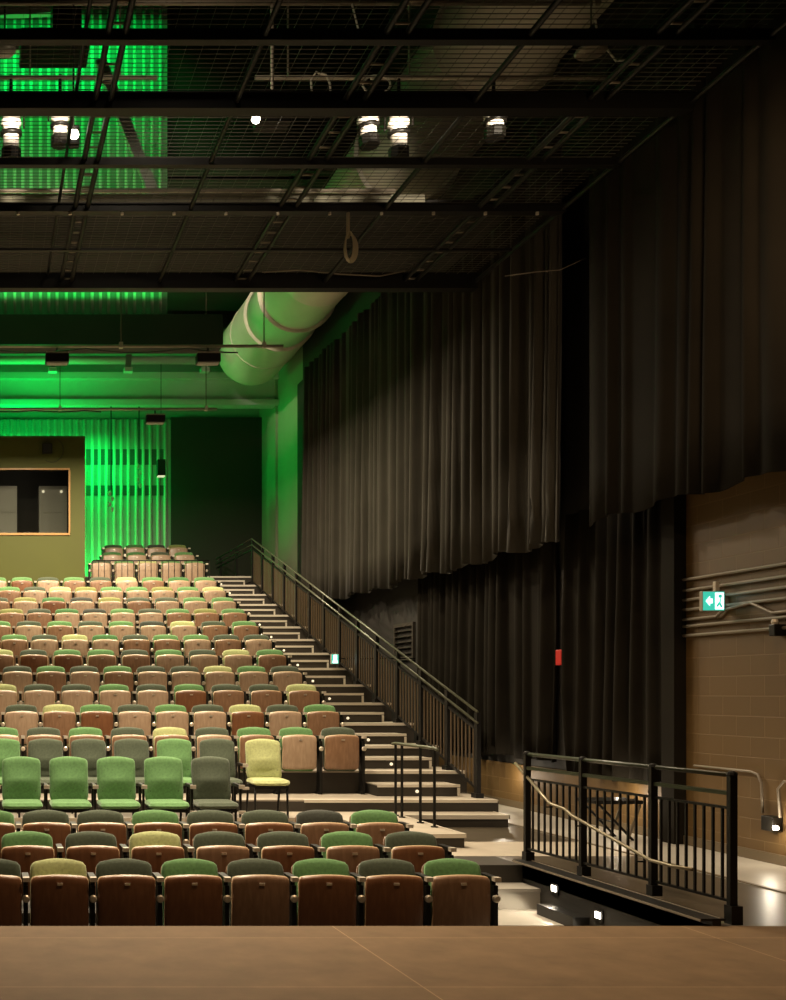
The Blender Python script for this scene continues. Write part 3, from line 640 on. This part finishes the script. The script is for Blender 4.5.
# ------------------------------------------------------------ battens with house lights
ZBT = 5.66+E
for D, pxr, lab, lights in ((18.0, 283, 'nearer pale pipe batten hung below the roof, carrying two box lights', (57, 208)), (22.0, 217, 'farther pipe batten hung below the roof, carrying one box light', (155,))):
    b_ = thing('lighting_batten', (0, D, ZBT), lab, 'batten')
    MB().tube([(-4, 0, 0), ((pxr+17)*D/1100, 0, 0)], 0.026, 8).build('pipe', 'pale_pipe', b_, True)
    for px in ((121, 264) if D < 20 else (206, 60)):
        x = (px+17)*D/1100
        MB().tube([(x, 0, 0.02), (x, 0, 2.6 if D < 20 else 3.2)], 0.010, 6).build('drop_rod', 'grey_pipe', b_); MB().box(x-0.03, x+0.03, -0.035, 0.035, -0.035, 0.06).build('clamp', 'arm_metal', b_)
    for px in lights:
        x = (px+17)*D/1100
        l_ = thing('house_light', (x, D, ZBT-0.30), 'black box house light under the %s' % {57: 'nearer batten, left one of two', 208: 'nearer batten, right one beside the round duct', 155: 'farther batten above the ribbed wall'}[px], 'light fixture', 'box house lights on the battens')
        bevel(MB().box(-0.19, 0.19, -0.1, 0.1, 0.02, 0.16).build('housing', 'black_steel', l_), 0.01)
        MB().box(-0.185, 0.185, -0.095, 0.095, 0.16, 0.185).build('heat_sink', 'pale_pipe', l_)
        MB().box(-0.17, 0.17, -0.08, 0.08, 0.005, 0.02).build('lens', 'cabinet', l_)
        MB().tube([(0, 0, 0.185), (0, 0, 0.27)], 0.014, 8).build('hook', 'black_steel', l_)
cb = MB().tube([(x, 17.96, ZBT-0.05-0.07*abs(math.sin(x*1.9))) for x in [-1+0.12*q for q in range(44)]], 0.012, 5).build('batten_cable', 'cable_black', None, True)
tag(cb, 'black cable drooping along the nearer batten', 'cable')
cb = MB().tube([(-1+0.16*q, 21.96, ZBT-0.04-0.03*abs(math.sin(q*0.5))) for q in range(22)], 0.014, 5).build('batten_cable', 'cable_black', None, True)
tag(cb, 'black cable run along the farther batten', 'cable')
# hanging speaker / cylinder and dangling cables against the ribs
hs = thing('hanging_speaker', ((161+17)*27.4/1100, 27.4, (692-476)*27.4/1100+E), 'small black hanging downlight in front of the green ribbed wall', 'light fixture')
bevel(MB().box(-0.1, 0.1, -0.1, 0.1, 0, 0.40).build('housing', 'black_steel', hs)); MB().box(-0.085, 0.085, -0.085, 0.085, -0.02, 0).build('lens', 'lamp_glow', hs); MB().tube([(0, 0, 0.4), (0, 0, 9.82-((692-476)*27.4/1100+E))], 0.008, 6).build('stem', 'black_steel', hs)
for px, pt, pb, side in ((111, 490, 512, 'left'), (139, 462, 488, 'right')):
    x = (px+17)*28.2/1100; z1 = (692-pt)*28.2/1100+E; z0 = (692-pb)*28.2/1100+E
    c = thing('hanging_cable', (x, 28.2, z0), 'dangling cable with pale plugs before the green ribs, %s one' % side, 'cable', 'dangling cables before the ribs')
    MB().tube([(0, 0, z1-z0), (0, 0, 8.95-z0)], 0.02, 6).build('cable', 'cable_black', c)
    for q in range(4): MB().lathe([(0.02, 0), (0.04, 0.03), (0.04, 0.09), (0.02, 0.12)], 8, Matrix.Translation((0.03*(-1)**q, 0, (z1-z0)*q/4))).build('plug', 'cable_white', c)

# ------------------------------------------------------------ tension-wire grid
GZ = 5.77+E
GY0, GY1 = 5.0, 15.6
def gy(py): return 5.77*1100/(692-py)
names = {37: ('first slim', 0.09, 0.10), 105: ('heavy', 0.16, 0.145), 163: ('second slim', 0.09, 0.08), 210: ('bolted', 0.12, 0.08), 250: ('thin', 0.05, 0.03)}
for py, (nm, wd, ht) in names.items():
    y = gy(py); o = MB().box(-4, 6.95, y-wd/2, y+wd/2, GZ-ht/2, GZ+ht/2)
    if py in (105, 210): o.box(-4, 6.95, y-wd/2-0.02, y+wd/2+0.02, GZ+ht/2, GZ+ht/2+0.012)
    b_ = o.build('grid_beam', 'black_steel'); tag(b_, 'black %s cross beam of the ceiling wire grid' % nm, 'beam', 'cross beams of the wire grid')
    if py == 210:
        for q in range(12): MB().lathe([(0.02, 0), (0.02, 0.03)], 8, Matrix.Translation((-0.2+q*0.62, y-0.03, GZ-0.07))).build('bolt', 'arm_metal', b_)
y = gy(283)
tag(MB().box(-4, 6.95, y-0.08, y+0.08, GZ-0.1, GZ+0.12).build('grid_beam', 'black_steel'), 'deep black end beam at the far edge of the ceiling wire grid', 'beam', 'cross beams of the wire grid')
for k, (x, dxx) in enumerate(((1.25, 0.15), (3.54, 0.19), (5.92, 0.17))):
    lab = ('leftmost', 'middle', 'rightmost')[k]
    t = thing('grid_truss', (x, GY0, GZ), 'black ladder truss of the ceiling grid, %s of three' % lab, 'truss', 'ladder trusses of the wire grid')
    for s_ in (0, -dxx if k == 0 else dxx):
        MB().tube([(s_, 0, 0.02), (s_, GY1-GY0, 0.02)], 0.03, 8).build('chord', 'black_steel', t, True)
    s_ = -dxx if k == 0 else dxx
    for q in range(34): MB().tube([(0, 0.2+q*0.31, 0.03), (s_, 0.2+q*0.31, 0.03)], 0.012, 6).build('rung', 'grey_pipe', t, True)
    if k == 0: MB().tube([(-0.34, 0, 0.1), (-0.34, GY1-GY0, 0.1)], 0.018, 6).build('side_pipe', 'black_steel', t, True)
for k, x in enumerate((2.476, 4.80, 6.92)):
    tag(MB().tube([(x, GY0, GZ+0.0), (x, GY1, GZ+0.0)], 0.028, 8).build('grid_pipe', 'black_steel', None, True), 'single pipe of the ceiling grid running towards the stage, %s of three' % ('leftmost', 'middle', 'rightmost')[k], 'pipe', 'single pipes of the wire grid')
m = MB(); r = 0.003
x = -1.0
while x < 6.9: m.box(x-0.0008, x+0.0008, 7.5, GY1-0.15, GZ+0.10-r, GZ+0.10+r); x += 0.15
y = 7.5
while y < GY1-0.15: m.box(-1.0, 6.9, y-r, y+r, GZ+0.104-r, GZ+0.104+r); y += 0.075
tag(m.build('wire_mesh', 'wire'), 'fine woven steel wire mesh deck stretched across the ceiling grid', 'mesh', None)
# ------------------------------------------------------------ above the grid: pipes, spotlights, clutter
ZP = 6.87+E; DP = 12.3
pp = thing('lighting_pipe', (0, DP, ZP), 'pale lighting pipe above the wire grid carrying the silver spotlights', 'pipe')
X = lambda px, D: (px+17)*D/1100
Z = lambda py, D: (692-py)*D/1100+E
MB().tube([(-3, 0, 0), (X(157, DP), 0, 0)], 0.026, 8).build('left_length', 'pale_pipe', pp, True)
MB().tube([(X(255, DP), 0, 0), (X(630, DP), 0, 0)], 0.026, 8).build('right_length', 'pale_pipe', pp, True)
for px in (30, 120, 288, 409): MB().tube([(X(px, DP), 0, 0), (X(px, DP), 0, ZT-ZP-0.01)], 0.012, 6).build('drop_rod', 'grey_pipe', pp)
def spotlight(px, bottom, label, tilt=0.0, rz=0.0, L=0.5, rad=0.085):
    D = DP; x = X(px, D); zt = ZP
    t = thing('stage_spotlight', (x, D-0.02, Z(bottom, D)), label, 'spotlight', 'silver stage spotlights above the grid', rz)
    top = ZP-Z(bottom, D)
    R_ = Matrix.Rotation(tilt, 4, 'X')
    ax = Matrix.Translation((0, 0, 0)) @ R_
    MB().lathe([(rad, 0), (rad, 0.11), (rad*0.9, 0.115), (rad*0.86, 0.03)], 8, ax).build('lens_hood', 'black_steel', t)
    MB().lathe([(rad*0.82, 0.10), (rad*0.82, L*0.55), (rad*1.05, L*0.57), (rad*1.05, L*0.65), (rad*0.9, L*0.67), (rad*0.85, L*0.92), (rad*0.5, L)], 16, ax).build('barrel', 'silver', t, True)
    MB().lathe([(rad*1.1, L*0.4), (rad*1.1, L*0.47)], 16, ax).build('shutter_ring', 'black_steel', t, True)
    MB().tube([(-rad*1.3, 0, L*0.55), (-rad*1.3, 0, min(top-0.08, L+0.05)), (0, 0, min(top-0.04, L+0.1)), (rad*1.3, 0, min(top-0.08, L+0.05)), (rad*1.3, 0, L*0.55)], 0.012, 6).build('yoke', 'black_steel', t)
    MB().tube([(0, 0.02, min(top-0.05, L+0.08)), (0, 0.02, top+0.03)], 0.02, 6).build('clamp', 'black_steel', t)
    return t
spotlight(11, 160, 'silver stage spotlight with black hood, farthest left on the pipe', 0.12, 0.0, 0.62, 0.11)
spotlight(60, 147, 'silver stage spotlight with black hood, second from the left on the pipe', 0.05, 0, 0.5, 0.10)
spotlight(369, 147, 'silver stage spotlight, left one of the middle pair', -0.1, 0.5, 0.5, 0.11)
spotlight(398, 159, 'silver stage spotlight, right one of the middle pair', 0.12, -0.4, 0.6, 0.11)
spotlight(494, 139, 'silver stage spotlight hanging alone at the right of the pipe', 0.0, 0.3, 0.42, 0.11)
for px in (11, 60, 372, 398, 494):
    lamp('barrel_fill', 'SPOT', (X(px, DP)+0.15, DP-1.2, GZ+0.28), 420, (1, 0.86, 0.66), 0.05, None, (X(px, DP), DP, Z(124, DP)), 26, 0.6)  # unseen spots added only to light the silver spotlight bodies
# lit bare lamp with box
bl = thing('work_light', (X(272, 11.9), 11.9, Z(127, 11.9)), 'dark box work light with a small glowing lens above the grid', 'light fixture')
bevel(MB().box(-0.18, 0.18, -0.12, 0.12, 0.0, 0.34).build('housing', 'black_steel', bl)); MB().lathe([(0.05, 0), (0.04, 0.03)], 12, Matrix.Translation((-0.2, -0.1, 0.03)) @ Matrix.Rotation(PI/2, 4, 'X')).build('lens', 'lamp_hot', bl); MB().tube([(0, 0, 0.34), (0, 0, Z(3, 11.9)-Z(127, 11.9))], 0.02, 6).build('stem', 'grey_pipe', bl)
bl = thing('work_light', (X(74, 11.84), 11.84, Z(140, 11.84)), 'small glowing work lamp above the grid beside the left spotlights', 'light fixture')
bevel(MB().box(-0.06, 0.06, 0, 0.12, -0.04, 0.16).build('housing', 'black_steel', bl)); MB().lathe([(0.055, 0), (0.045, 0.03)], 12, Matrix.Translation((0, 0, 0.06)) @ Matrix.Rotation(PI/2, 4, 'X')).build('lens', 'lamp_hot', bl); MB().tube([(0, 0.06, 0.16), (0, 0.06, Z(3, 11.9)-Z(140, 11.84))], 0.012, 6).build('stem', 'black_steel', bl)
# beams above the grid
for py, D, px1, lab, mt in ((191, 14.0, 395, 'long pale pipe above the far part of the wire grid', 'pale_pipe'), (250, 15.0, 520, 'thin pale pipe above the far edge of the wire grid', 'grey_pipe'), (163, 13.2, 560, 'slim dark pipe above the wire grid behind the spotlights', 'grey_pipe'), (3, 11.9, 600, 'grey pipe high above the wire grid near the top of view', 'grey_pipe')):
    tag(MB().tube([(-3, D, Z(py, D)), (X(px1, D), D, Z(py, D))], 0.028, 8).build('overhead_pipe', mt, None, True), lab, 'pipe')
cw = thing('catwalk', (0, 14.1, 6.22+E), 'dark catwalk deck with a tan toe board above the far part of the wire grid', 'catwalk')
MB().box(XL, 6.85, 0.03, 3.0, 0, 0.1).build('deck', 'black_paint', cw)
MB().box(XL, X(425, 14.1), 0, 0.03, -0.0, 0.16).build('toe_board', 'side_wall', cw)
# dark equipment over the left of the grid
eq = thing('projector', (X(72, 13.5), 13.5, Z(57, 13.5)), 'large dark projector box slung above the grid at upper left', 'projector')
bevel(MB().box(-0.64, 0.2, -0.25, 0.25, 0, 0.22).build('body', 'black_steel', eq), 0.02); MB().box(-0.25, 0.1, -0.2, 0.2, 0.22, 0.78).build('mount', 'black_steel', eq); MB().lathe([(0.09, 0), (0.08, 0.06)], 14, Matrix.Translation((-0.4, -0.25, 0.1)) @ Matrix.Rotation(PI/2, 4, 'X')).build('lens', 'cable_black', eq)
for px, py, lab in ((5, 48, 'round pale fan-like lamp at the upper left edge'),):
    f = thing('round_lamp', (X(px, 12.6), 12.6, Z(py, 12.6)), lab, 'light fixture')
    MB().lathe([(0.02, 0.1), (0.1, 0.06), (0.13, 0.0), (0.12, -0.02)], 16, Matrix.Rotation(PI/2, 4, 'X')).build('reflector', 'silver', f, True); MB().tube([(0, 0.1, 0), (0, 0.1, 0.6)], 0.012, 6).build('stem', 'black_steel', f)
for k, (px, y0p, y1p) in enumerate(((20, 10, 60), (40, 120, 160))):
    pass
# upper crossing members in front of the ribs
for k, (a, b) in enumerate((((0, 14), (52, 9)), ((0, 47), (50, 47)), ((100, 60), (160, 210)))):
    D = 18.4; tag(MB().bar((X(a[0]-40*(k < 2), D), D, Z(a[1], D)), (X(b[0], D), D, Z(b[1], D)), 0.12, 0.18).build('roof_brace', 'soffit'), 'green-lit roof brace before the upper ribs, %s' % ('topmost of three', 'lower horizontal one', 'long sloping one')[k], 'beam')
# cables
def cable(pts, r, mt, label, name='cable'):
    return tag(MB().tube(pts, r, 6).build(name, mt, None, True), label, 'cable')
D = 12.2
cable([(X(p, D), D, Z(q, D)) for p, q in ((312, 98), (311, 80), (316, 72), (322, 74))], 0.012, 'cable_white', 'short pale cable hooked over the pipe left of the middle spotlights')
cable([(X(p, D), D, Z(q, D)) for p, q in ((331, 98), (330, 84), (326, 75), (318, 73))], 0.012, 'cable_white', 'second pale cable hooked over the pipe left of the middle spotlights')
cable([(X(375+14*math.cos(a), D), D-0.05, Z(87+9*math.sin(a), D)) for a in [q*0.5 for q in range(14)]], 0.012, 'cable_white', 'pale coil of cable above the middle spotlights')
cable([(X(p, 11), 11, Z(q, 11)) for p, q in ((594, 0), (595, 15), (597, 33), (606, 48), (616, 61), (628, 60))], 0.010, 'cable_white', 'thin white cable dangling at the upper right of the grid')
cable([(X(p, 11.87), 11.87, Z(q, 11.87)) for p, q in ((352, 4), (358, 28), (369, 44))], 0.010, 'cable_white', 'thin white cable hanging above the heavy cross beam')
cable([(X(p, 15.3), 15.3, Z(q, 15.3)) for p, q in ((262, 272), (300, 270), (340, 274), (380, 276), (420, 268))], 0.010, 'grey_pipe', 'thin cable lying along the far edge of the grid')
cable([(X(p, 13.2), 13.2, Z(q, 13.2)) for p, q in ((505, 276), (535, 272), (560, 270), (586, 258))], 0.006, 'grey_pipe', 'thin cable drooping at the right of the far grid edge')
rp = thing('rope_coil', (X(348, 13.15), 13.15, Z(263, 13.15)), 'coil of tan rope hanging from the bolted cross beam of the grid', 'rope')
for q in range(6):
    a0 = q*0.5; MB().tube([(0.08*math.sin(t)*(0.6+0.08*q)+0.01*q, 0.02*q-0.05, 0.34-0.33*math.cos(t)*0.5*1.0-0.15) for t in [2*PI*s_/20 for s_ in range(21)]], 0.011, 5, cap=False).build('loop', 'rope', rp, True)
MB().tube([(0, 0, 0.30), (0, 0, 0.62)], 0.022, 6).build('hank', 'rope', rp, True)
ds = thing('disc_lamp', (X(591, 11), 11, Z(52, 11)), 'dim round pendant disc at the upper right of the grid', 'light fixture')
MB().lathe([(0.02, 0.08), (0.14, 0.03), (0.15, 0.0), (0.13, -0.02)], 18).build('shade', 'grey_pipe', ds, True); MB().tube([(0, 0, 0.08), (0, 0, 1.0)], 0.006, 6).build('cord', 'cable_black', ds)
